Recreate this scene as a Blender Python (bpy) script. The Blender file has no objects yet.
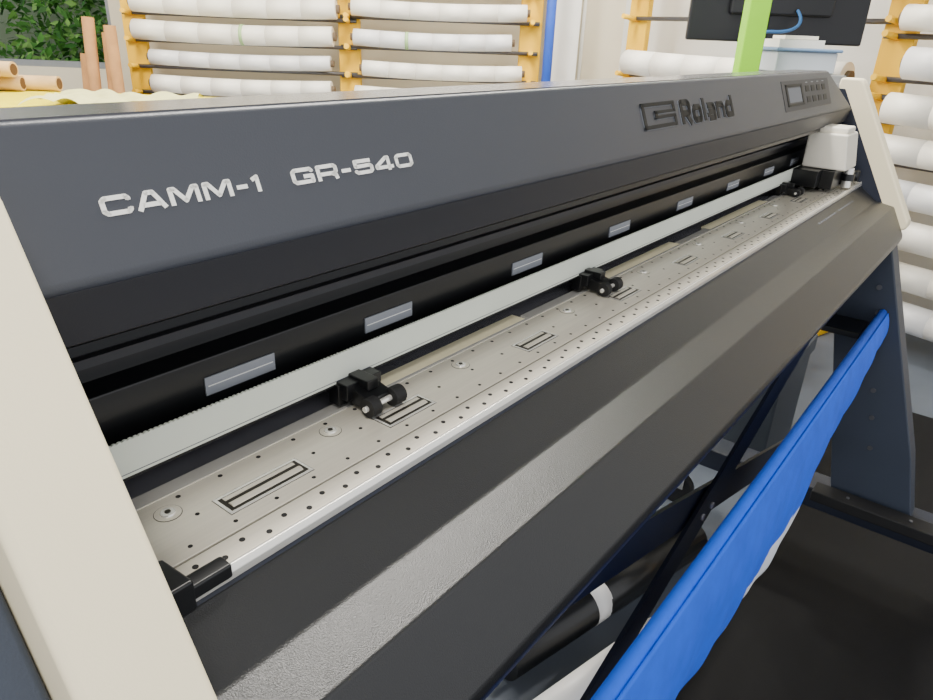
import bpy, bmesh, math, random
from mathutils import Vector, Matrix
random.seed(4)
H=1.30
def lin(c):
    c=c.lstrip('#'); v=[int(c[i:i+2],16)/255 for i in (0,2,4)]
    return tuple(x/12.92 if x<=.04045 else ((x+.055)/1.055)**2.4 for x in v)+(1,)
MATS={}
def mat(name,col,rough=.5,metal=0,var=.06,vscale=8,bump=0,bscale=300,emit=0,spec=.5,stretch=None):
    if name in MATS: return MATS[name]
    m=bpy.data.materials.new(name); m.use_nodes=True; nt=m.node_tree; N=nt.nodes; L=nt.links
    b=N['Principled BSDF']; c=lin(col)
    b.inputs['Roughness'].default_value=rough; b.inputs['Metallic'].default_value=metal
    b.inputs['Specular IOR Level'].default_value=spec
    tc=N.new('ShaderNodeTexCoord'); mp=N.new('ShaderNodeMapping'); L.new(tc.outputs['Object'],mp.inputs['Vector'])
    if stretch: mp.inputs['Scale'].default_value=stretch
    n=N.new('ShaderNodeTexNoise'); n.inputs['Scale'].default_value=vscale; n.inputs['Detail'].default_value=4
    L.new(mp.outputs['Vector'],n.inputs['Vector'])
    r=N.new('ShaderNodeValToRGB'); r.color_ramp.elements[0].position=.3; r.color_ramp.elements[1].position=.7
    r.color_ramp.elements[0].color=tuple(x*(1-var) for x in c[:3])+(1,)
    r.color_ramp.elements[1].color=tuple(min(1,x*(1+var)) for x in c[:3])+(1,)
    L.new(n.outputs['Fac'],r.inputs['Fac']); L.new(r.outputs['Color'],b.inputs['Base Color'])
    if bump:
        n2=N.new('ShaderNodeTexNoise'); n2.inputs['Scale'].default_value=bscale; n2.inputs['Detail'].default_value=2
        L.new(tc.outputs['Object'],n2.inputs['Vector'])
        bp=N.new('ShaderNodeBump'); bp.inputs['Strength'].default_value=bump; bp.inputs['Distance'].default_value=.001
        L.new(n2.outputs['Fac'],bp.inputs['Height']); L.new(bp.outputs['Normal'],b.inputs['Normal'])
    if emit:
        b.inputs['Emission Color'].default_value=c; b.inputs['Emission Strength'].default_value=emit
    MATS[name]=m; return m
HOOD=mat('hood_slate','#3c3f47',.36,0,.03,6,.12,900)
HTOP=mat('hood_sheen_grey','#45454a',.2,0,.03,6,.05,900,spec=.7)
LIP=mat('hood_lip','#2c2d33',.45,0,.03,6,.1,900)
APR=mat('apron_charcoal','#17181a',.30,0,.05,10,.3,1100,spec=.55)
BLK=mat('black_plastic','#101113',.3,0,.1,20)
BLKS=mat('black_lettering','#08090a',.45,0,.1,20,spec=.3)
BLKM=mat('black_matte','#0d0d0f',.7,0,.1,20)
SLOT=mat('slot_shadow_steel','#35322d',.4,.5,.1,20)
GLS=mat('black_gloss','#1a1a22',.12,0,.1,20)
DST=mat('dark_polished_steel','#c0c0ca',.2,.7,.1,20)
MET=mat('brushed_steel','#d8d2c4',.28,.35,.05,40,stretch=(.3,8,8))
MET2=mat('bright_steel','#f6f4ee',.2,.6,.04,20)
CRM=mat('cream_plastic','#f7ebca',.5,0,.02,4,.08,900)
CRM2=mat('carriage_white','#ebe6d8',.5,0,.02,4)
BELT=mat('timing_belt_grey','#dbe1d6',.55,0,.04,10)
STK=mat('label_grey','#8f939b',.5,0,.05,40)
EDG=mat('letter_edge_grey','#6e727a',.5)
WHT=mat('white_print','#f2f2ee',.5)
NAVY=mat('navy_steel','#1e2433',.45,0,.08,8,.2,700)
NAVY2=mat('leg_grey_blue','#333b49',.5,0,.05,8,.2,700)
PALE=mat('pale_yellow_gap_light','#f4ebc8',.5)
BLUE=mat('blue_cloth','#1a62f0',.8,0,.08,30,.4,1500)
CWHT=mat('white_cloth','#eef1f8',.8)
YEL=mat('yellow_paint','#ffc404',.5,0,.06,5)
ROLL=mat('vinyl_white','#f4efe3',.45,0,.06,3)
ROLL2=mat('vinyl_cool_white','#e8e7e6',.4,0,.06,3)
CORE=mat('roll_core','#6b5a45',.8)
ROD=mat('rod_steel','#6a6b70',.35,.7)
BLUEP=mat('blue_post_paint','#2350b8',.5)
LIME=mat('lime_green_paint','#93dc14',.5)
WALL=mat('wall_paint','#d8cfb8',.8,0,.03,2,.2,60)
WALL2=mat('wall_paint_cool','#e0dfd9',.8,0,.03,2,.2,60)
FLOOR=mat('floor_vinyl','#5d646e',.5,0,.12,3,.1,100)
MAT_=mat('floor_mat_rubber','#0c0c0e',.65,0,.15,30,.4,500,spec=.25)
CEIL=mat('ceiling_paint','#e6e4de',.9)
CARD=mat('cardboard','#a87a4a',.8,0,.15,10)
GRN=mat('leaf_green','#5a9c42',.6,0,.4,3)
MON=mat('monitor_black','#15161a',.4)
def root(name,loc):
    e=bpy.data.objects.new(name,None); e.empty_display_size=.1; e.location=loc
    bpy.context.scene.collection.objects.link(e); return e
TH=math.atan2(-.7935,.6086)
BG=Matrix.Rotation(TH,4,'Z')
def bgp(R,F,z): return BG@Vector((R,F,z))
def mk(name,vs,fs,m,parent=None,off=(0,0,0),M=None,bevel=0,smooth=False,seg=2):
    me=bpy.data.meshes.new(name)
    vs=[Vector(v)+Vector(off) for v in vs]
    if M is not None: vs=[M@v for v in vs]
    me.from_pydata(vs,[],fs); 
    for x in (m if isinstance(m,(list,tuple)) else [m]): me.materials.append(x)
    bm=bmesh.new(); bm.from_mesh(me); bmesh.ops.recalc_face_normals(bm,faces=bm.faces); bm.to_mesh(me); bm.free()
    o=bpy.data.objects.new(name,me); bpy.context.scene.collection.objects.link(o)
    if bevel:
        b=o.modifiers.new('bevel','BEVEL'); b.width=bevel; b.segments=seg; b.limit_method='ANGLE'; b.angle_limit=math.radians(15)
    if smooth or bevel:
        for p in me.polygons: p.use_smooth=True
        if bevel: 
            w=o.modifiers.new('wn','WEIGHTED_NORMAL')
    if parent is not None:
        o.parent=parent; o.matrix_parent_inverse=Matrix.Translation(-Vector(parent.location))
    return o
UP=(0,0,H)
def boxgeo(a,b):
    x0,y0,z0=a;x1,y1,z1=b
    v=[(x0,y0,z0),(x1,y0,z0),(x1,y1,z0),(x0,y1,z0),(x0,y0,z1),(x1,y0,z1),(x1,y1,z1),(x0,y1,z1)]
    return v,[(0,3,2,1),(4,5,6,7),(0,1,5,4),(1,2,6,5),(2,3,7,6),(3,0,4,7)]
def box(name,a,b,m,parent=None,off=UP,M=None,bevel=0):
    v,f=boxgeo(a,b); return mk(name,v,f,m,parent,off,M,bevel)
def prism(name,prof,x0,x1,m,parent=None,off=UP,M=None,bevel=0,seg=2,fx=None):
    n=len(prof); v=[(x0,y,z) for y,z in prof]+[((fx(y,z) if fx else x1),y,z) for y,z in prof]
    f=[tuple(range(n)),tuple(range(2*n-1,n-1,-1))]+[(i,(i+1)%n,n+(i+1)%n,n+i) for i in range(n)]
    return mk(name,v,f,m,parent,off,M,bevel,seg=seg)
def cylgeo(p,q,r,n=20,r2=None):
    p=Vector(p);q=Vector(q); d=(q-p).normalized(); a=d.orthogonal().normalized(); b=d.cross(a); r2=r if r2 is None else r2
    v=[p+r*(math.cos(t)*a+math.sin(t)*b) for t in [2*math.pi*i/n for i in range(n)]]+[q+r2*(math.cos(t)*a+math.sin(t)*b) for t in [2*math.pi*i/n for i in range(n)]]
    f=[tuple(range(n)),tuple(range(2*n-1,n-1,-1))]+[(i,(i+1)%n,n+(i+1)%n,n+i) for i in range(n)]
    return v,f
class Acc:
    def __init__(s): s.v=[];s.f=[];s.mi=[]
    def add(s,g,mi=0):
        o=len(s.v); s.v+=[Vector(x) for x in g[0]]; s.f+=[tuple(i+o for i in f) for f in g[1]]; s.mi+=[mi]*len(g[1])
    def make(s,name,m,parent=None,off=UP,M=None,smooth=False,bevel=0):
        o=mk(name,s.v,s.f,m,parent,off,M,bevel)
        for i,p in enumerate(o.data.polygons):
            p.material_index=s.mi[i]
            if smooth and len(p.vertices)==4: p.use_smooth=True
        return o
def cyl(name,p,q,r,m,parent=None,off=UP,M=None,n=24):
    a=Acc(); a.add(cylgeo(p,q,r,n)); return a.make(name,m,parent,off,M,smooth=True)

# ================= VINYL CUTTER =================
XL,XR=.114,1.845
vc=root('vinyl_cutter',(1.0,.4,0))
def hx(y,z): return XR-.155*max(0,min(1,(z+.125)/.079))
prism('hood',[(.380,-.046),(.350,-.120),(.3565,-.152),(.365,-.156),(.42,-.16),(.42,-.27),(.60,-.27),(.60,-.20),(.56,-.10),(.45,-.048)],XL,XR,HOOD,vc,bevel=.003,seg=3,fx=hx)
prism('hood_top_sheen',[(.3835,-.0465),(.3835,-.0452),(.4480,-.0467),(.4480,-.0485)],XL,XR-.157,HTOP,vc)  # added thin skin, lighter and glossier, for the reflection along the hood top
prism('hood_lip_shade',[(.3492,-.1235),(.3555,-.1525),(.364,-.157),(.366,-.155),(.352,-.124)],XL,XR,LIP,vc)  # darker overlay: shade on the down-turned lip is put into the colour
prism('inner_cavity',[(.362,-.1565),(.4195,-.1605),(.4195,-.27),(.414,-.27),(.414,-.166),(.362,-.162)],XL,XR,BLK,vc)
prism('carriage_rail',[(.400,-.208),(.400,-.244),(.404,-.262),(.418,-.262),(.418,-.202)],XL,XR,BLK,vc,bevel=.0012)
prism('rail_upper_ledge',[(.408,-.186),(.408,-.192),(.418,-.192),(.418,-.186)],XL,XR,LIP,vc)
a=Acc(); a.add(boxgeo((XL,.3845,-.2600),(1.80,.3865,-.2352)))
x=XL
while x<1.79:
    a.add(boxgeo((x,.3847,-.2353),(x+.0018,.3863,-.2345))); x+=.0034
a.make('timing_belt',BELT,vc)
box('belt_groove',(XL,.3842,-.2578),(1.80,.3846,-.2574),EDG,vc)
box('belt_under_rail',(XL,.3855,-.2625),(XR,.402,-.2605),BLKM,vc)
box('rail_bottom',(XL,.3868,-.262),(XR,.402,-.246),BLKM,vc)
a=Acc()
for i,xc in enumerate([.257,.408,.624,.842,1.06,1.275,1.48,1.66]):
    a.add(boxgeo((xc-.029,.3988,-.2350),(xc+.029,.4001,-.2215)))
    a.add(boxgeo((xc-.027,.3984,-.2285),(xc+.027,.3989,-.2278)),1)
a.make('rail_labels',[STK,WHT],vc)
PZ=-.28
prism('platen',[(.3135,PZ),(.376,PZ),(.380,-.290),(.3135,-.290)],XL,XR,MET,vc,bevel=.0006)
prism('platen_front_strip',[(.2925,PZ-.0015),(.3115,PZ),(.3115,-.29),(.2925,-.29)],XL+.02,XR,MET,vc,bevel=.0005)
prism('platen_front_lip',[(.2885,PZ-.004),(.2900,PZ+.0005),(.2925,PZ+.0005),(.2935,-.289),(.2885,-.289)],XL+.01,XR,MET2,vc,bevel=.0007)
box('platen_gap',(XL,.3110,-.29),(XR,.3140,-.2825),BLKM,vc)
box('rear_channel_edge',(XL,.376,-.29),(XR,.3795,-.2795),MET2,vc)
box('rear_channel',(XL,.3795,-.292),(XR,.42,-.2835),DST,vc)
a=Acc()
for x0,x1 in ((.385,.60),(.765,1.02),(1.15,1.45)):
    a.add(boxgeo((x0,.3797,-.2834),(x1,.399,-.2812)))
a.make('rear_gap_light',PALE,vc)  # added pale strips: light from behind, seen under the beam, put into colour
a=Acc()
for x0,x1 in ((XL,.38),(.605,.76),(1.025,1.145),(1.455,XR)):
    a.add(boxgeo((x0,.3797,-.2834),(x1,.391,-.2812)))
a.make('rear_guides_steel',MET2,vc)
a=Acc(); wx=[.227,.363,.555,.749,.94,1.13,1.32,1.51,1.68]
for i,xc in enumerate(wx):
    hw=.033 if i==0 else .027
    a.add(boxgeo((xc-hw-.0004,.3281,PZ-.002),(xc+hw+.0004,.3499,PZ+.0002)),1)
    a.add(boxgeo((xc-hw,.3285,PZ-.002),(xc+hw,.3495,PZ+.0004)),0)
    a.add(boxgeo((xc-hw+.0022,.3310,PZ-.002),(xc+hw-.0022,.3470,PZ+.0006)),1)
    a.add(boxgeo((xc-hw+.005,.3425,PZ-.002),(xc+hw-.005,.3460,PZ+.0009)),2)
    a.add(cylgeo((xc-hw+.005,.3365,PZ-.003),(xc+hw-.005,.3365,PZ-.003),.0048,14),2)
a.make('grit_rollers',[MET2,SLOT,MET],vc)
a=Acc()
for xc in [.169,.302,.460,.650,.845,1.035,1.225,1.415,1.60,1.76]:
    a.add(cylgeo((xc,.359,PZ-.001),(xc,.359,PZ+.0002),.0086,24),2)
    a.add(cylgeo((xc,.359,PZ-.001),(xc,.359,PZ+.0004),.0082,24),0)
    a.add(cylgeo((xc,.359,PZ-.001),(xc,.359,PZ+.0014),.0055,20,.0045),1)
    a.add(cylgeo((xc,.359,PZ-.001),(xc,.359,PZ+.0018),.0020,10),2)
a.make('platen_screws',[MET,MET2,SLOT],vc)
a=Acc()
def hole(x,y,z,r=.0013): a.add(cylgeo((x,y,z-.001),(x,y,z+.0002),r,12))
x=.13
k=0
while x<1.83:
    if k%2==0: hole(x,.3215,PZ,.0015)
    else: hole(x+.006,.370,PZ,.0017)
    if k%3==0 and all(abs(x+.004-w)>.033 for w in wx): hole(x+.004,.345,PZ,.0015)
    hole(x+.008,.3045 if k%2 else .299,PZ-.0005 if k%2 else PZ-.0009,.0019)
    x+=.0155; k+=1
a.make('platen_perforations',BLKM,vc)
prism('base_body',[(.290,-.289),(.42,-.2915),(.60,-.27),(.60,-.42),(.26,-.42),(.245,-.33)],XL,XR,NAVY,vc)
prism('front_apron',[(.2880,-.2900),(.2845,-.2935),(.2510,-.3172),(.2120,-.3245),(.1800,-.3820),(.1785,-.391),(.183,-.405),(.205,-.425),(.262,-.421),(.262,-.33),(.2895,-.295)],XL,XR,APR,vc,bevel=.0022,seg=3)
prism('platen_end_bracket',[(.285,-.270),(.318,-.274),(.318,-.281),(.285,-.291)],XL,.142,BLK,vc,bevel=.002)
prism('platen_end_arm',[(.287,-.286),(.287,-.2765),(.297,-.276),(.301,-.2795),(.301,-.286)],.140,.166,BLK,vc,bevel=.0015)
cap=[(.345,-.062),(.337,-.070),(.176,-.356),(.176,-.370),(.190,-.378),(.215,-.376),(.228,-.360),(.388,-.080),(.386,-.062)]
prism('end_cap_near',cap,.062,.1125,CRM,vc,bevel=.005,seg=4)
prism('end_cap_far',cap,1.847,1.892,CRM,vc,bevel=.005,seg=4)
plate=[(.372,-.085),(.215,-.360),(.215,-.42),(.60,-.42),(.60,-.20),(.50,-.085)]
prism('end_plate_far',plate,1.8455,1.885,NAVY,vc)
prism('end_plate_near',plate,.075,.1135,NAVY,vc)
side=[(.37,-.08),(.205,-.37),(.205,-.42),(.60,-.42),(.60,-.10)]
prism('side_body_near',side,-.02,.0615,NAVY2,vc,bevel=.004)
prism('side_body_far',[(.42,-.09),(.30,-.30),(.30,-.42),(.60,-.42),(.60,-.10)],1.893,1.93,NAVY,vc,bevel=.004)
for i,xc in enumerate([.352,.736,1.545]):
    a=Acc()
    a.add(boxgeo((xc-.020,.372,-.272),(xc+.018,.398,-.258)),0)
    v,f=boxgeo((xc-.014,.354,-.2765),(xc+.012,.374,-.262)); v=[(x,y,z-(.005 if (y<.36 and z>-.27) else 0)) for x,y,z in v]; a.add((v,f),0)
    a.add(boxgeo((xc-.007,.362,-.264),(xc+.005,.385,-.2555)),0)
    a.add(boxgeo((xc-.022,.380,-.2785),(xc-.012,.392,-.260)),0)
    a.add(cylgeo((xc+.008,.352,-.2715),(xc+.020,.352,-.2715),.0080,20),1)
    a.add(cylgeo((xc-.018,.352,-.2715),(xc-.008,.352,-.2715),.0080,20),1)
    a.add(cylgeo((xc-.021,.352,-.2715),(xc+.023,.352,-.2715),.0026,12),2)
    a.make('pinch_roller_%d'%(i+1),[BLK,BLKM,MET2],vc,smooth=True,bevel=.001)
a=Acc()
v,f=boxgeo((1.640,.292,-.234),(1.738,.380,-.162)); v=[(x,y+(.012 if (z>-.2 and y<.35) else 0),z) for x,y,z in v]; a.add((v,f),0)
a.add(boxgeo((1.655,.308,-.164),(1.723,.375,-.150)),0)
a.make('cutter_carriage_cover',CRM2,vc,bevel=.004)
a=Acc(); a.add(boxgeo((1.60,.335,-.268),(1.745,.385,-.2345)),0); a.add(boxgeo((1.63,.31,-.272),(1.70,.335,-.235)),0)
a.add(cylgeo((1.72,.300,-.277),(1.72,.300,-.235),.010,16),1); a.add(cylgeo((1.72,.300,-.262),(1.72,.300,-.248),.014,16),0)
a.add(boxgeo((1.76,.31,-.279),(1.82,.36,-.25)),0)
a.make('cutter_head',[BLK,MET2],vc,smooth=True,bevel=.001)
cyl('carriage_knob',(1.80,.292,-.262),(1.80,.311,-.262),.012,BLK,vc)

yv=Vector((0,.030,.074)).normalized(); nv=Vector((0,-yv.z,yv.y))
def panelp(x,t,out=.0): 
    return Vector((x,.380-.030*t,-.046-.074*t+H))+nv*out
def pq(x,w,out,tb): return panelp(x,tb,out)+yv*w
GL={'C':(1.5,[[(1.36,.68),(1.36,.78),(1.26,.88),(.28,.88),(.14,.76),(.14,.24),(.28,.12),(1.26,.12),(1.36,.22),(1.36,.32)]]),
'A':(1.5,[[(.10,0),(.58,.88),(.92,.88),(1.40,0)],[(.3,.27),(1.2,.27)]]),
'M':(1.7,[[(.14,0),(.14,.86),(.34,.86),(.85,.18),(1.36,.86),(1.56,.86),(1.56,0)]]),
'-':(.85,[[(.1,.42),(.75,.42)]]),
'1':(.62,[[(.08,.72),(.42,.88),(.42,0)]]),
' ':(.9,[]),
'G':(1.5,[[(1.36,.70),(1.36,.78),(1.26,.88),(.28,.88),(.14,.76),(.14,.24),(.28,.12),(1.36,.12),(1.36,.46),(.8,.46)]]),
'R':(1.5,[[(.14,0),(.14,.88),(1.24,.88),(1.36,.78),(1.36,.52),(1.24,.40),(.14,.40)],[(1.0,.40),(1.30,.28),(1.36,0)]]),
'5':(1.5,[[(1.34,.88),(.16,.88),(.16,.54),(1.24,.56),(1.36,.46),(1.36,.22),(1.24,.12),(.26,.12),(.14,.22),(.14,.28)]]),
'4':(1.5,[[(1.45,.24),(.12,.24),(.12,.36),(.92,.88),(1.10,.88),(1.10,0)]]),
'0':(1.5,[[(.28,.88),(1.22,.88),(1.36,.76),(1.36,.24),(1.22,.12),(.28,.12),(.14,.24),(.14,.76),(.28,.88)]]),
'r':(1.15,[[(.15,0),(.15,.90),(.82,.90),(.97,.80),(.97,.55),(.82,.44),(.15,.44)],[(.55,.44),(1.0,0)]]),
'o':(1.05,[[(.27,.64),(.78,.64),(.90,.52),(.90,.2),(.78,.1),(.27,.1),(.15,.2),(.15,.52),(.27,.64)]]),
'l':(.40,[[(.18,0),(.18,1)]]),
'a':(1.05,[[(.12,.64),(.78,.64),(.90,.54),(.90,0)],[(.90,.36),(.20,.36)],[(.15,.32),(.15,.12)],[(.20,.08),(.90,.08)]]),
'n':(1.05,[[(.15,0),(.15,.74)],[(.15,.64),(.78,.64),(.90,.52),(.90,0)]]),
'd':(1.05,[[(.90,1),(.90,0)],[(.90,.64),(.27,.64),(.15,.52),(.15,.2),(.27,.1),(.90,.1)]])}
def strokes(name,s,x0,x1,tb,h,m,th=.22,out=.0008,gap=.16,thx=None):
    tot=sum(GL[c][0]+gap for c in s)-gap; sx=(x1-x0)/tot; a=Acc(); cx=0
    for c in s:
        w,ps=GL[c]
        for pl in ps:
            P=[Vector((cx+p[0],p[1])) for p in pl]
            for i in range(len(P)-1):
                p,q=P[i],P[i+1]; d=(q-p); L=d.length; d=d/L; n=Vector((-d.y,d.x))*th/2
                vs=[];
                for o_ in (0.0001,out):
                    for pt in (p+n,p-n,q-n,q+n): vs.append(pq(x0+pt.x*sx,pt.y*h,o_,tb))
                a.add((vs,[(0,1,2,3),(7,6,5,4),(0,4,5,1),(1,5,6,2),(2,6,7,3),(3,7,4,0)]))
            for p in P[1:-1]:
                vs=[];K=12
                for o_ in (0.0001,out):
                    for k in range(K): t=2*math.pi*k/K; vs.append(pq(x0+(p.x+math.cos(t)*th/2)*sx,(p.y+math.sin(t)*th/2)*h,o_,tb))
                a.add((vs,[tuple(range(K)),tuple(range(2*K-1,K-1,-1))]+[(k,(k+1)%K,K+(k+1)%K,K+k) for k in range(K)]))
        cx+=w+gap
    return a.make(name,m,vc,off=(0,0,0))
strokes('model_lettering_1','CAMM-1',.163,.261,.63,.0103,WHT,.24,.0004)
strokes('model_lettering_2','GR-540',.284,.397,.63,.0103,WHT,.24,.0004)
strokes('brand_lettering_gloss','roland',.8975,1.0875,.70,.030,EDG,.28,.0006,.1)  # offset grey copy paints the gloss along the letters' lower edges
strokes('brand_lettering','roland',.900,1.090,.69,.030,BLKS,.27,.0014,.1)
a=Acc()
def pbox(x0,x1,t0,t1,o,mi=0):
    vs=[]
    for oo in (0,o):
        for (x,t) in ((x0,t0),(x1,t0),(x1,t1),(x0,t1)): vs.append(panelp(x,t,oo))
    a.add((vs,[(0,1,2,3),(7,6,5,4),(0,4,5,1),(1,5,6,2),(2,6,7,3),(3,7,4,0)]),mi)
for x0,x1,t0,t1 in ((.792,.799,.30,.68),(.792,.885,.30,.355),(.792,.885,.625,.68),(.878,.885,.30,.45),(.878,.885,.52,.68),(.825,.885,.425,.47),(.825,.885,.50,.545),(.825,.832,.425,.545)):
    pbox(x0-.001,x1-.001,t0+.01,t1+.012,.0007,1); pbox(x0,x1,t0,t1,.0014,0)  # grey backing paints the same gloss onto the emblem bars
a.make('brand_emblem',[BLKS,EDG],vc,off=(0,0,0))
a=Acc()
pbox(1.345,1.665,.16,.82,.0007,0)
for (x0,x1,t0,t1) in ((1.365,1.47,.24,.29),(1.365,1.47,.67,.72),(1.365,1.375,.24,.72),(1.46,1.47,.24,.72)): pbox(x0,x1,t0,t1,.0014,1)
pbox(1.378,1.457,.32,.64,.0010,2)
for i in range(4):
    for j in range(2): pbox(1.49+i*.040,1.515+i*.040,.30+j*.25,.44+j*.25,.0012,1)
    pbox(1.495+i*.040,1.510+i*.040,.215,.235,.0010,3)
a.make('control_panel',[LIP,BLKS,EDG,STK],vc,off=(0,0,0))
# small printed scale marks on apron top face near far end
a=Acc()
ad=Vector((0,.2510-.2845,-.3172+.2935)).normalized(); an=Vector((0,ad.z,-ad.y))
if an.z<0: an=-an
for i in range(16):
    xx=1.42+i*.017+(.02 if i>7 else 0)
    b0=Vector((xx,.2845,-.2935))+ad*.010; w_=.008
    vs=[]
    for oo in (0.0,.0003):
        for (du,dv) in ((0,0),(w_,0),(w_,.0035),(0,.0035)): vs.append(b0+Vector((du,0,0))+ad*dv+an*oo)
    a.add((vs,[(0,1,2,3),(7,6,5,4),(0,4,5,1),(1,5,6,2),(2,6,7,3),(3,7,4,0)]))
a.make('apron_print',EDG,vc)

def leg(nm,x0,x1):
    prism(nm,[(.19,-.40),(.40,-.42),(.26,-.62),(.165,-1.06),(-.02,-1.06),(.02,-.90)],x0,x1,NAVY2,vc,bevel=.004)
leg('leg_far',1.80,1.87); leg('leg_near',.03,.10)
for nm,x0,x1 in (('foot_far',1.79,1.88),('foot_near',.02,.11)):
    box(nm,(x0,-.22,-1.12),(x1,.62,-1.06),NAVY,vc,bevel=.004)
box('foot_channel_far',(1.735,-.18,-1.065),(1.789,.20,-1.035),BLKM,vc,bevel=.003)
a=Acc()
for yy in (-.15,-.02,.12): a.add(cylgeo((1.76,yy,-1.036),(1.76,yy,-1.032),.004,10))
for zz in (-.5,-.56,-.75,-.82,-.9): a.add(cylgeo((1.797,.16+(zz+.5)*.2+.03,zz),(1.801,.16+(zz+.5)*.2+.03,zz),.006,10))
a.make('bolts',ROD,vc,smooth=True)
a=Acc()
for xx in (.065,1.835):
    for yy in (-.17,.57):
        a.add(cylgeo((xx-.014,yy,-1.3+.05),(xx+.014,yy,-1.3+.05),.05,24),0)
        a.add(boxgeo((xx-.022,yy-.025,-1.24),(xx-.016,yy+.025,-1.13)),1); a.add(boxgeo((xx+.016,yy-.025,-1.24),(xx+.022,yy+.025,-1.13)),1)
        a.add(boxgeo((xx-.03,yy-.035,-1.135),(xx+.03,yy+.035,-1.121)),1)
a.make('casters',[BLKM,MET2],vc,smooth=True)
def bar(nm,p,q,w,t,m):
    p=Vector(p);q=Vector(q);d=(q-p).normalized(); n=Vector((0,1,0)); u=d.cross(n).normalized()
    vs=[]
    for e in (p,q):
        for su,sn in ((-1,-1),(1,-1),(1,1),(-1,1)): vs.append(e+u*su*w/2+n*sn*t/2)
    mk(nm,vs,[(0,1,2,3),(7,6,5,4),(0,4,5,1),(1,5,6,2),(2,6,7,3),(3,7,4,0)],m,vc,UP)
bar('cross_brace_1',(.25,.262,-.45),(1.80,.262,-.935),.060,.006,NAVY)
bar('cross_brace_2',(.10,.253,-.96),(1.75,.253,-.44),.060,.006,NAVY)
a=Acc()
for dx_ in (-.02,.02): a.add(cylgeo((.98+dx_,.246,-.69),(.98+dx_,.2505,-.69),.006,12))
a.make('brace_bolts',MET2,vc,smooth=True)
box('rear_stretcher',(.10,.50,-1.05),(1.80,.55,-.98),NAVY,vc,bevel=.003)
box('leg_bracket',(1.70,.19,-.60),(1.80,.34,-.585),BLK,vc,bevel=.002)
box('leg_bracket_wall',(1.70,.33,-.60),(1.80,.34,-.50),BLK,vc,bevel=.002)
cyl('media_shaft_1',(.10,.50,-.50),(1.80,.50,-.50),.02,BLK,vc)
cyl('media_shaft_2',(.10,.62,-.50),(1.80,.62,-.50),.02,BLK,vc)
box('rear_under_panel',(.11,.585,-.70),(1.79,.60,-.42),NAVY,vc)
cc=root('catch_basket_cloth',(1.0,.165,H-.6))
cyl('basket_rod',(.11,.168,-.556),(1.795,.168,-.556),.009,BLUE,cc)
vs=[];fs=[];mi=[]
NX=140; T=24
def depth(x):
    k=max(0,min(1,(1.80-x)/.7)); k=k*k*(3-2*k)
    return .085+.125*k+.004*math.sin(x*9)+.055*math.exp(-((x-1.08)/.17)**2)
for i in range(NX+1):
    x=.12+(1.79-.12)*i/NX
    dep=depth(x)
    for j in range(T+1):
        t=j/T
        y=.156-.014*math.sin(t*math.pi*.8)+.010*t*t+.003*math.sin(x*18+t*3)*t+.0015*math.sin(x*57)*t
        vs.append((x,y,-.552-dep*t))
for i in range(NX):
    for j in range(T):
        a0=i*(T+1)+j; fs.append((a0,a0+1,a0+T+2,a0+T+1)); xm=.12+1.67*(i+.5)/NX
        mi.append(1 if (.84<xm<1.36 and depth(xm)*(j+.5)/T>.195+.035*((xm-1.08)/.25)**2-.01) else 0)
o=mk('cloth_front',vs,fs,[BLUE,CWHT],cc,UP,smooth=True)
for i,p in enumerate(o.data.polygons): p.material_index=mi[i]; p.use_smooth=True
so=o.modifiers.new('s','SOLIDIFY'); so.thickness=.002
r=root('media_roll',(1.3,.45,0))
cyl('wrap',(.95,.60,.06),(1.62,.44,.06),.055,BLK,r,off=(0,0,0))
cyl('paper',(1.20,.540,.06),(1.25,.529,.06),.0555,ROLL2,r,off=(0,0,0))
cyl('core',(.90,.612,.06),(1.64,.435,.06),.03,BLKM,r,off=(0,0,0))
r=root('media_roll.001',(1.1,.37,0))
cyl('paper',(.80,.47,.045),(1.25,.363,.045),.042,ROLL2,r,off=(0,0,0))
cyl('core',(.77,.477,.045),(1.28,.356,.045),.02,CORE,r,off=(0,0,0))
cu=bpy.data.curves.new('power_cables','CURVE'); cu.dimensions='3D'; cu.bevel_depth=.0045
for k in range(6):
    s=cu.splines.new('NURBS'); pts=[(1.70+.01*k,.57,.85),(1.66+.02*k,.50,.70),(1.60-.02*k,.44+.01*k,.5),(1.72,.42+.02*k,.30),(1.6+.03*k,.65,.12),(1.75+.04*k,.8,.008),(2.1,1.4+.05*k,.008)]
    s.points.add(len(pts)-1)
    for p,c in zip(s.points,pts): p.co=(*c,1)
    s.use_endpoint_u=True; s.order_u=4
co=bpy.data.objects.new('power_cables',cu); bpy.context.scene.collection.objects.link(co); cu.materials.append(mat('cable_grey','#b5b6ba',.5))
def crate(nm,x0,y0,x1,y1,z1,col):
    r=root(nm,((x0+x1)/2,(y0+y1)/2,0)); m=mat(nm+'_m',col,.5)
    box('body',(x0,y0,0),(x1,y1,z1*.85),m,r,off=(0,0,0),bevel=.008)
    box('lid',(x0-.008,y0-.008,z1*.85),(x1+.008,y1+.008,z1),m,r,off=(0,0,0),bevel=.008)
crate('storage_crate',2.10,.40,2.45,.68,.42,'#3a4048')
crate('storage_crate.001',1.93,.95,2.25,1.25,.60,'#7a7c7f')

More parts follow.
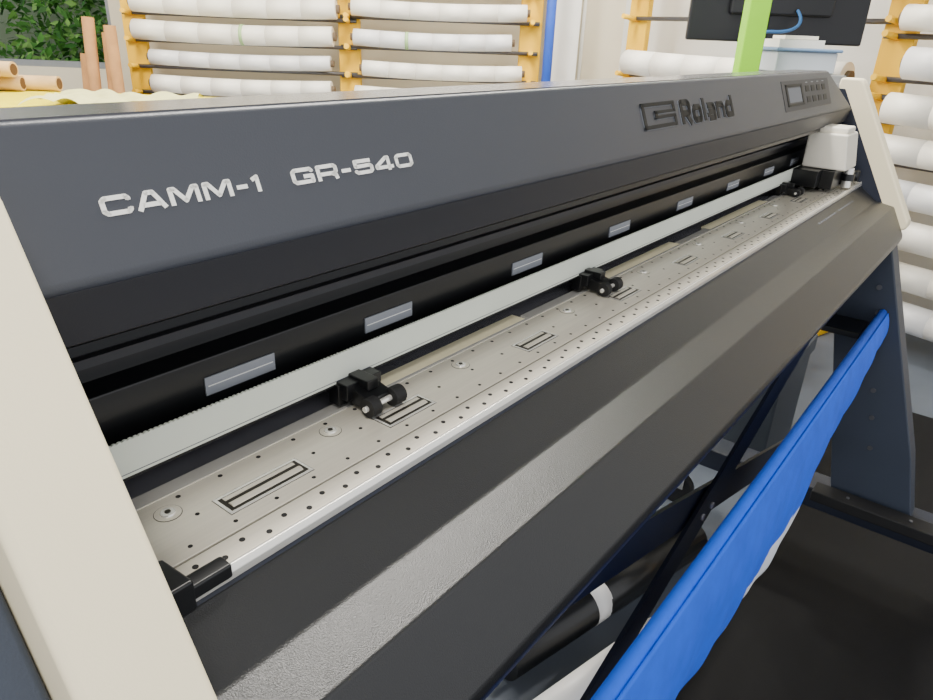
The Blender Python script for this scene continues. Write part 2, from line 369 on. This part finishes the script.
# ================= ROOM =================
box('floor',(-4,-3,-.05),(8,7.5,0),FLOOR,off=(0,0,0))
box('floor_mat',(.2,-1.3,.0005),(3.0,.30,.006),MAT_,off=(0,0,0))
W=Acc(); F0,F1=5.10,5.25
W.add(boxgeo((-5.0,F0,0),(-4.3,F1,2.7))); W.add(boxgeo((-4.3,F0,0),(-2.45,F1,.98))); W.add(boxgeo((-4.3,F0,2.2),(-2.45,F1,2.7))); W.add(boxgeo((-2.45,F0,0),(1.75,F1,2.7)))
W.make('wall_back',WALL,off=(0,0,0),M=BG)
wr=root('window_1',bgp(-3.37,5.17,1.0))
a=Acc()
for g in (((-4.3,5.14,.98),(-2.45,5.2,1.02)),((-4.3,5.14,2.16),(-2.45,5.2,2.2)),((-4.3,5.14,.98),(-4.26,5.2,2.2)),((-2.49,5.14,.98),(-2.45,5.2,2.2)),((-3.4,5.14,1.0),(-3.36,5.2,2.2))): a.add(boxgeo(*g))
a.make('frame',mat('window_frame','#8b8f92',.4,.4),wr,off=(0,0,0),M=BG)
box('pillar',(.47,4.86,0),(.63,5.098,2.7),WALL2,off=(0,0,0),M=BG)
cyl('conduit_pipe',(.68,5.07,.005),(.68,5.07,2.69),.012,WALL2,off=(0,0,0),M=BG)
P0=Vector((.95,4.6,0));P1=Vector((1.85,3.4,0)); D=(P1-P0).normalized(); Nn=Vector((-D.y,D.x,0))
if Nn.dot(Vector((0,1,0)))<0: Nn=-Nn
A=P0-D*.55+Nn*.30; B=P1+D*3.2+Nn*.30
vs=[A,B,B+Nn*.12,A+Nn*.12]; vs=[Vector((v.x,v.y,0)) for v in vs]+[Vector((v.x,v.y,2.7)) for v in vs]
mk('wall_right',vs,[(0,3,2,1),(4,5,6,7),(0,1,5,4),(1,2,6,5),(2,3,7,6),(3,0,4,7)],WALL2,M=BG)
box('ceiling',(-3,-1.2,2.7),(7.5,7.3,2.76),CEIL,off=(0,0,0))

def rack(name,p0,p1,ups,rowsets,rr,zt=2.0,pw=.11,gap=.05):
    p0=Vector(p0);p1=Vector(p1);d=(p1-p0).normalized(); n=Vector((-d.y,d.x,0))
    if n.y<0: n=-n
    mid=(p0+p1)/2; r=root(name,BG@Vector((mid.x,mid.y,0)))
    P=Acc()
    def ob(c,hd,hn,z0,z1,mi=0):
        q=[c-d*hd-n*hn,c+d*hd-n*hn,c+d*hd+n*hn,c-d*hd+n*hn]
        vs=[Vector((v.x,v.y,z0)) for v in q]+[Vector((v.x,v.y,z1)) for v in q]
        P.add((vs,[(0,3,2,1),(4,5,6,7),(0,1,5,4),(1,2,6,5),(2,3,7,6),(3,0,4,7)]),mi)
    for u in ups:
        c=p0+d*u; ob(c,pw/2,.02,0,zt)
        ob(c-n*.12,pw/2+.02,.12,.0,.03)
    P.make('uprights',YEL,r,off=(0,0,0),M=BG,bevel=.004)
    R=Acc(); S=Acc()
    for bi,rows in enumerate(rowsets):
        u0,u1=ups[bi],ups[bi+1]
        for z in rows:
            rodonly=isinstance(z,tuple)
            if rodonly: z=z[0]+rr
            rad=rr*random.uniform(.8,1.1); e0=u0+gap*random.uniform(.4,1.5); e1=u1-gap*random.uniform(.4,1.5)
            a0=p0+d*e0-n*(.05+rad); b0=p0+d*e1-n*(.05+rad)
            z0=z+H; dz=random.uniform(-.006,.006)
            m_=(0,1)[random.random()<.4]
            if not rodonly:
                seg=6
                for s in range(seg):
                    ta=s/seg;tb=(s+1)/seg
                    pa=a0.lerp(b0,ta);pb=a0.lerp(b0,tb)
                    sa=-.012*math.sin(math.pi*ta);sb=-.012*math.sin(math.pi*tb)
                    R.add(cylgeo((pa.x,pa.y,z0+dz+sa),(pb.x,pb.y,z0+dz+sb),rad,18),m_)
                R.add(cylgeo((a0.x-d.x*.02,a0.y-d.y*.02,z0+dz),(b0.x+d.x*.02,b0.y+d.y*.02,z0+dz),rad*.45,12),2)
                if random.random()<.2:
                    c=a0.lerp(b0,random.uniform(.3,.8)); R.add(cylgeo((c.x,c.y,z0+dz-.01),(c.x+d.x*.02,c.y+d.y*.02,z0+dz-.01),rad*1.05,18),3)
            q0=p0+d*(u0-.05)-n*.04;q1=p0+d*(u1+.05)-n*.04
            S.add(cylgeo((q0.x,q0.y,z0-rr-.005),(q1.x,q1.y,z0-rr-.005),.012,10))
            for uu in (u0,u1):
                c=p0+d*uu; P2=c-n*.15
                S.add(cylgeo((c.x,c.y,z0-rr-.012),(P2.x,P2.y,z0-rr+.004),.014,8),1)
    R.make('rolls',[ROLL,ROLL2,CORE,mat('band_green','#a5c48a',.6)],r,off=(0,0,0),M=BG,smooth=True)
    S.make('rods',[ROD,YEL],r,off=(0,0,0),M=BG,smooth=True)
    return r
def rows(a,st,n): return [a-st*i for i in range(n)]
r1=rack('vinyl_roll_rack',(-2.157,4.8,0),(.45,4.8,0),[0,1.347,2.477],[rows(.555,.153,12),rows(.63,.170,11)],.054,pw=.135,gap=.08)
rack('vinyl_roll_rack',(P0.x,P0.y,0),(P1.x,P1.y,0),[.0,1.50,2.9],[[.5,.32,(.115,)]+rows(-.13,.175,7),rows(.47,.175,10)],.062,pw=.14,gap=.09)
cyl('end_pole_blue',(.43,4.70,.0),(.43,4.70,2.69),.03,BLUEP,r1,off=(0,0,0),M=BG)
gp=root('green_post',bgp(.848,2.4,0))
box('shaft',(.815,2.37,.012),(.880,2.43,2.69),LIME,gp,off=(0,0,0),M=BG,bevel=.004)
box('base_plate',(.79,2.34,0),(.91,2.46,.012),LIME,gp,off=(0,0,0),M=BG)
dk=root('computer_desk',bgp(1.1,3.05,0)); DK=mat('desk_top','#b9b4a6',.5)
box('top',(.72,2.80,.92),(1.45,3.35,.95),DK,dk,off=(0,0,0),M=BG,bevel=.003)
a=Acc()
for rx in (.74,1.39):
    for fx in (2.82,3.29): a.add(boxgeo((rx,fx,0),(rx+.04,fx+.04,.92)))
a.make('legs',ROD,dk,off=(0,0,0),M=BG)
mo=root('computer_monitor',bgp(1.14,3.05,.951))
box('back_shell',(.805,2.99,1.305),(1.485,3.02,1.72),MON,mo,off=(0,0,0),M=BG,bevel=.008)
box('back_bulge',(.95,2.965,1.40),(1.34,2.992,1.62),MON,mo,off=(0,0,0),M=BG,bevel=.01)
box('screen',(.815,3.018,1.315),(1.475,3.024,1.71),GLS,mo,off=(0,0,0),M=BG)
box('stand_neck',(1.11,2.985,.965),(1.18,3.02,1.45),MON,mo,off=(0,0,0),M=BG)
box('stand_base',(1.02,2.90,.951),(1.27,3.12,.966),MON,mo,off=(0,0,0),M=BG,bevel=.003)
cu=bpy.data.curves.new('video_cable','CURVE'); cu.dimensions='3D'; cu.bevel_depth=.006
s=cu.splines.new('NURBS'); pts=[bgp(*p) for p in ((1.20,2.96,1.42),(1.22,2.90,1.37),(1.12,2.88,1.33),(1.02,2.86,1.36),(.97,2.87,1.25),(.96,2.90,.96))]
s.points.add(len(pts)-1)
for p,c in zip(s.points,pts): p.co=(*c,1)
s.use_endpoint_u=True; s.order_u=4; cu.materials.append(mat('cable_blue','#3a6ea8',.5))
o=bpy.data.objects.new('video_cable',cu); bpy.context.scene.collection.objects.link(o); o.parent=mo; o.matrix_parent_inverse=Matrix.Translation(-mo.location)
fc=root('storage_cabinet',bgp(1.09,2.6,0)); FC=mat('cabinet_grey','#9b9c9a',.5)
box('body',(.96,2.50,0),(1.22,2.76,1.215),FC,fc,off=(0,0,0),M=BG,bevel=.004)
a=Acc()
for i in range(4): a.add(boxgeo((.975,2.492,.05+i*.29),(1.205,2.50,.32+i*.29))); a.add(boxgeo((1.05,2.48,.2+i*.29),(1.13,2.492,.215+i*.29)))
a.make('drawers',FC,fc,off=(0,0,0),M=BG,bevel=.002)
pb=root('plastic_box',bgp(1.09,2.6,1.216)); PB=mat('box_plastic','#c3cad2',.3)
box('tray',(.99,2.53,1.216),(1.19,2.72,1.282),PB,pb,off=(0,0,0),M=BG,bevel=.006)
box('lid',(.98,2.52,1.282),(1.20,2.73,1.292),mat('lid_blueish','#7f9cc0',.3),pb,off=(0,0,0),M=BG,bevel=.004)
a=Acc(); a.add(boxgeo((1.0,2.56,1.293),(1.15,2.70,1.318))); a.add(boxgeo((1.02,2.57,1.319),(1.13,2.68,1.330)))
a.make('papers',ROLL,pb,off=(0,0,0),M=BG)
wt=root('work_table',bgp(-2.3,3.5,0))
box('top',(-3.4,3.05,.90),(-1.25,3.95,.935),mat('table_yellow','#e8d800',.5),wt,off=(0,0,0),M=BG,bevel=.004)
a=Acc()
for rx in (-3.37,-1.32):
    for fx in (3.08,3.87): a.add(boxgeo((rx,fx,0),(rx+.05,fx+.05,.9)))
a.make('legs',ROD,wt,off=(0,0,0),M=BG)
vs=[];fs=[]
for i in range(41):
    for j in range(21):
        u=i/40;v=j/20
        vs.append((-1.95+.65*u+.04*math.sin(v*5),3.1+.5*v+.03*math.sin(u*8),.940+.004+.020*abs(math.sin(u*14+v*4))+.022*abs(math.sin(v*13+u*6))))
for i in range(40):
    for j in range(20): a0=i*21+j; fs.append((a0,a0+1,a0+22,a0+21))
o=mk('folded_fabric',vs,fs,mat('fabric_cream','#cdc98c',.8),None,(0,0,0),BG,smooth=True)
a=Acc()
for k,(rx,fx,z,l,ang) in enumerate([(-3.25,3.75,.975,.9,.1),(-3.2,3.62,.975,.8,-.05),(-3.3,3.85,.975,1.1,.05),(-3.2,3.69,1.045,.8,.04),(-3.1,3.81,1.045,.75,-.04),(-2.95,3.5,.975,.5,.3)]):
    p=Vector((rx,fx,z)); q=p+Vector((math.cos(ang)*l,math.sin(ang)*l,0)); a.add(cylgeo(p,q,.037,18),0); a.add(cylgeo(p-(q-p)*.002,q+(q-p)*.002,.028,14),1)
a.make('cardboard_tubes',[mat('cardboard_light','#c9a676',.8,0,.15,10),mat('tube_inside','#5a3d22',.9)],off=(0,0,0),M=BG,smooth=True)
a=Acc()
for rx,fx,z1,lean in ((-2.30,4.35,1.30,.03),(-2.20,4.40,1.22,.01),(-2.11,4.33,1.26,-.03),(-2.4,4.42,1.1,.05)):
    a.add(cylgeo((rx,fx,0),(rx+lean,fx+.1,z1),.034,18))
a.make('standing_cardboard_tubes',CARD,off=(0,0,0),M=BG,smooth=True)
a=Acc()
for k in range(15000):
    c=Vector((random.uniform(-6.5,-2.3),random.uniform(6.2,7.0),random.uniform(.1,2.6)));
    if c.x<-4.05 and c.z>.9 and random.random()<.75: continue
    s=random.uniform(.03,.06); q=Matrix.Rotation(random.uniform(0,6.3),3,Vector((random.uniform(-1,1),random.uniform(-1,1),random.uniform(-1,1))).normalized())
    a.add(([c+q@Vector(p) for p in ((-s,0,0),(0,-s*.5,0),(s,0,0),(0,s*.5,0))],[(0,1,2,3)]),random.choice((0,0,1,2)))
a.make('garden_hedge',[GRN,mat('leaf_light','#94cc6c',.6),mat('leaf_dark','#36702c',.6)],off=(0,0,0),M=BG)
box('garden_wall',(-8,7.3,0),(-1.5,7.45,2.4),mat('garden_wall_m','#a3b098',.9),off=(0,0,0),M=BG)
box('ground_outside',(-8,5.3,-.05),(-1,9,-.001),mat('ground_soil','#8a8a74',.9),off=(0,0,0),M=BG)
a=Acc()
for i in range(34): a.add(cylgeo((-5.6+i*.055,5.8,0),(-5.6+i*.055,5.8,1.75),.004,6))
for z in (.2,.6,1.0,1.16,1.32,1.5,1.74): a.add(cylgeo((-5.6,5.8,z),(-3.75,5.8,z),.009,6))
for rr_ in (-5.6,-3.75): a.add(cylgeo((rr_,5.8,0),(rr_,5.8,1.8),.025,10))
a.make('wire_fence',mat('fence_grey','#6d7f78',.5,.4),off=(0,0,0),M=BG)

# ================= LIGHTS =================
def area(name,loc,sx,sy,p,col=(1,.96,.89)):
    r=root(name,(loc[0],loc[1],2.69))
    box('housing',(loc[0]-sx/2-.03,loc[1]-sy/2-.03,2.66),(loc[0]+sx/2+.03,loc[1]+sy/2+.03,2.699),CEIL,r,off=(0,0,0))
    l=bpy.data.lights.new(name+'_lamp','AREA'); l.shape='RECTANGLE'; l.size=sx; l.size_y=sy; l.energy=p; l.color=col
    o=bpy.data.objects.new(name+'_lamp',l); o.location=(loc[0],loc[1],2.65); bpy.context.scene.collection.objects.link(o)
    o.parent=r; o.matrix_parent_inverse=Matrix.Translation(-r.location)
area('ceiling_light',(-.3,.3),.3,1.3,50)
area('facet_highlight_light',(1.45,.85),1.8,.25,85)  # added lamp, placed so its reflection brightens the apron facet
area('ceiling_light.002',(2.4,2.4),1.3,.3,95)
area('ceiling_light.003',(1.0,3.8),1.3,.3,105)
area('ceiling_light.004',(3.6,1.6),.3,1.3,60)
w=bpy.data.worlds.new('world'); bpy.context.scene.world=w; w.use_nodes=True
w.node_tree.nodes['Background'].inputs[0].default_value=(.96,.97,1,1); w.node_tree.nodes['Background'].inputs[1].default_value=1.4

# ================= CAMERA =================
cam=bpy.data.cameras.new('camera'); co=bpy.data.objects.new('camera',cam); bpy.context.scene.collection.objects.link(co)
cam.sensor_width=36; cam.lens=700/933*36; cam.clip_start=.01
rv=Vector((.6212,-.7828,.0364)).normalized(); fv=Vector((.7227,.5543,-.4131)).normalized(); uv=rv.cross(fv).normalized(); rv=fv.cross(uv)
m=Matrix((( rv.x,uv.x,-fv.x,0),(rv.y,uv.y,-fv.y,0),(rv.z,uv.z,-fv.z,H),(0,0,0,1)))
co.matrix_world=m
bpy.context.scene.camera=co
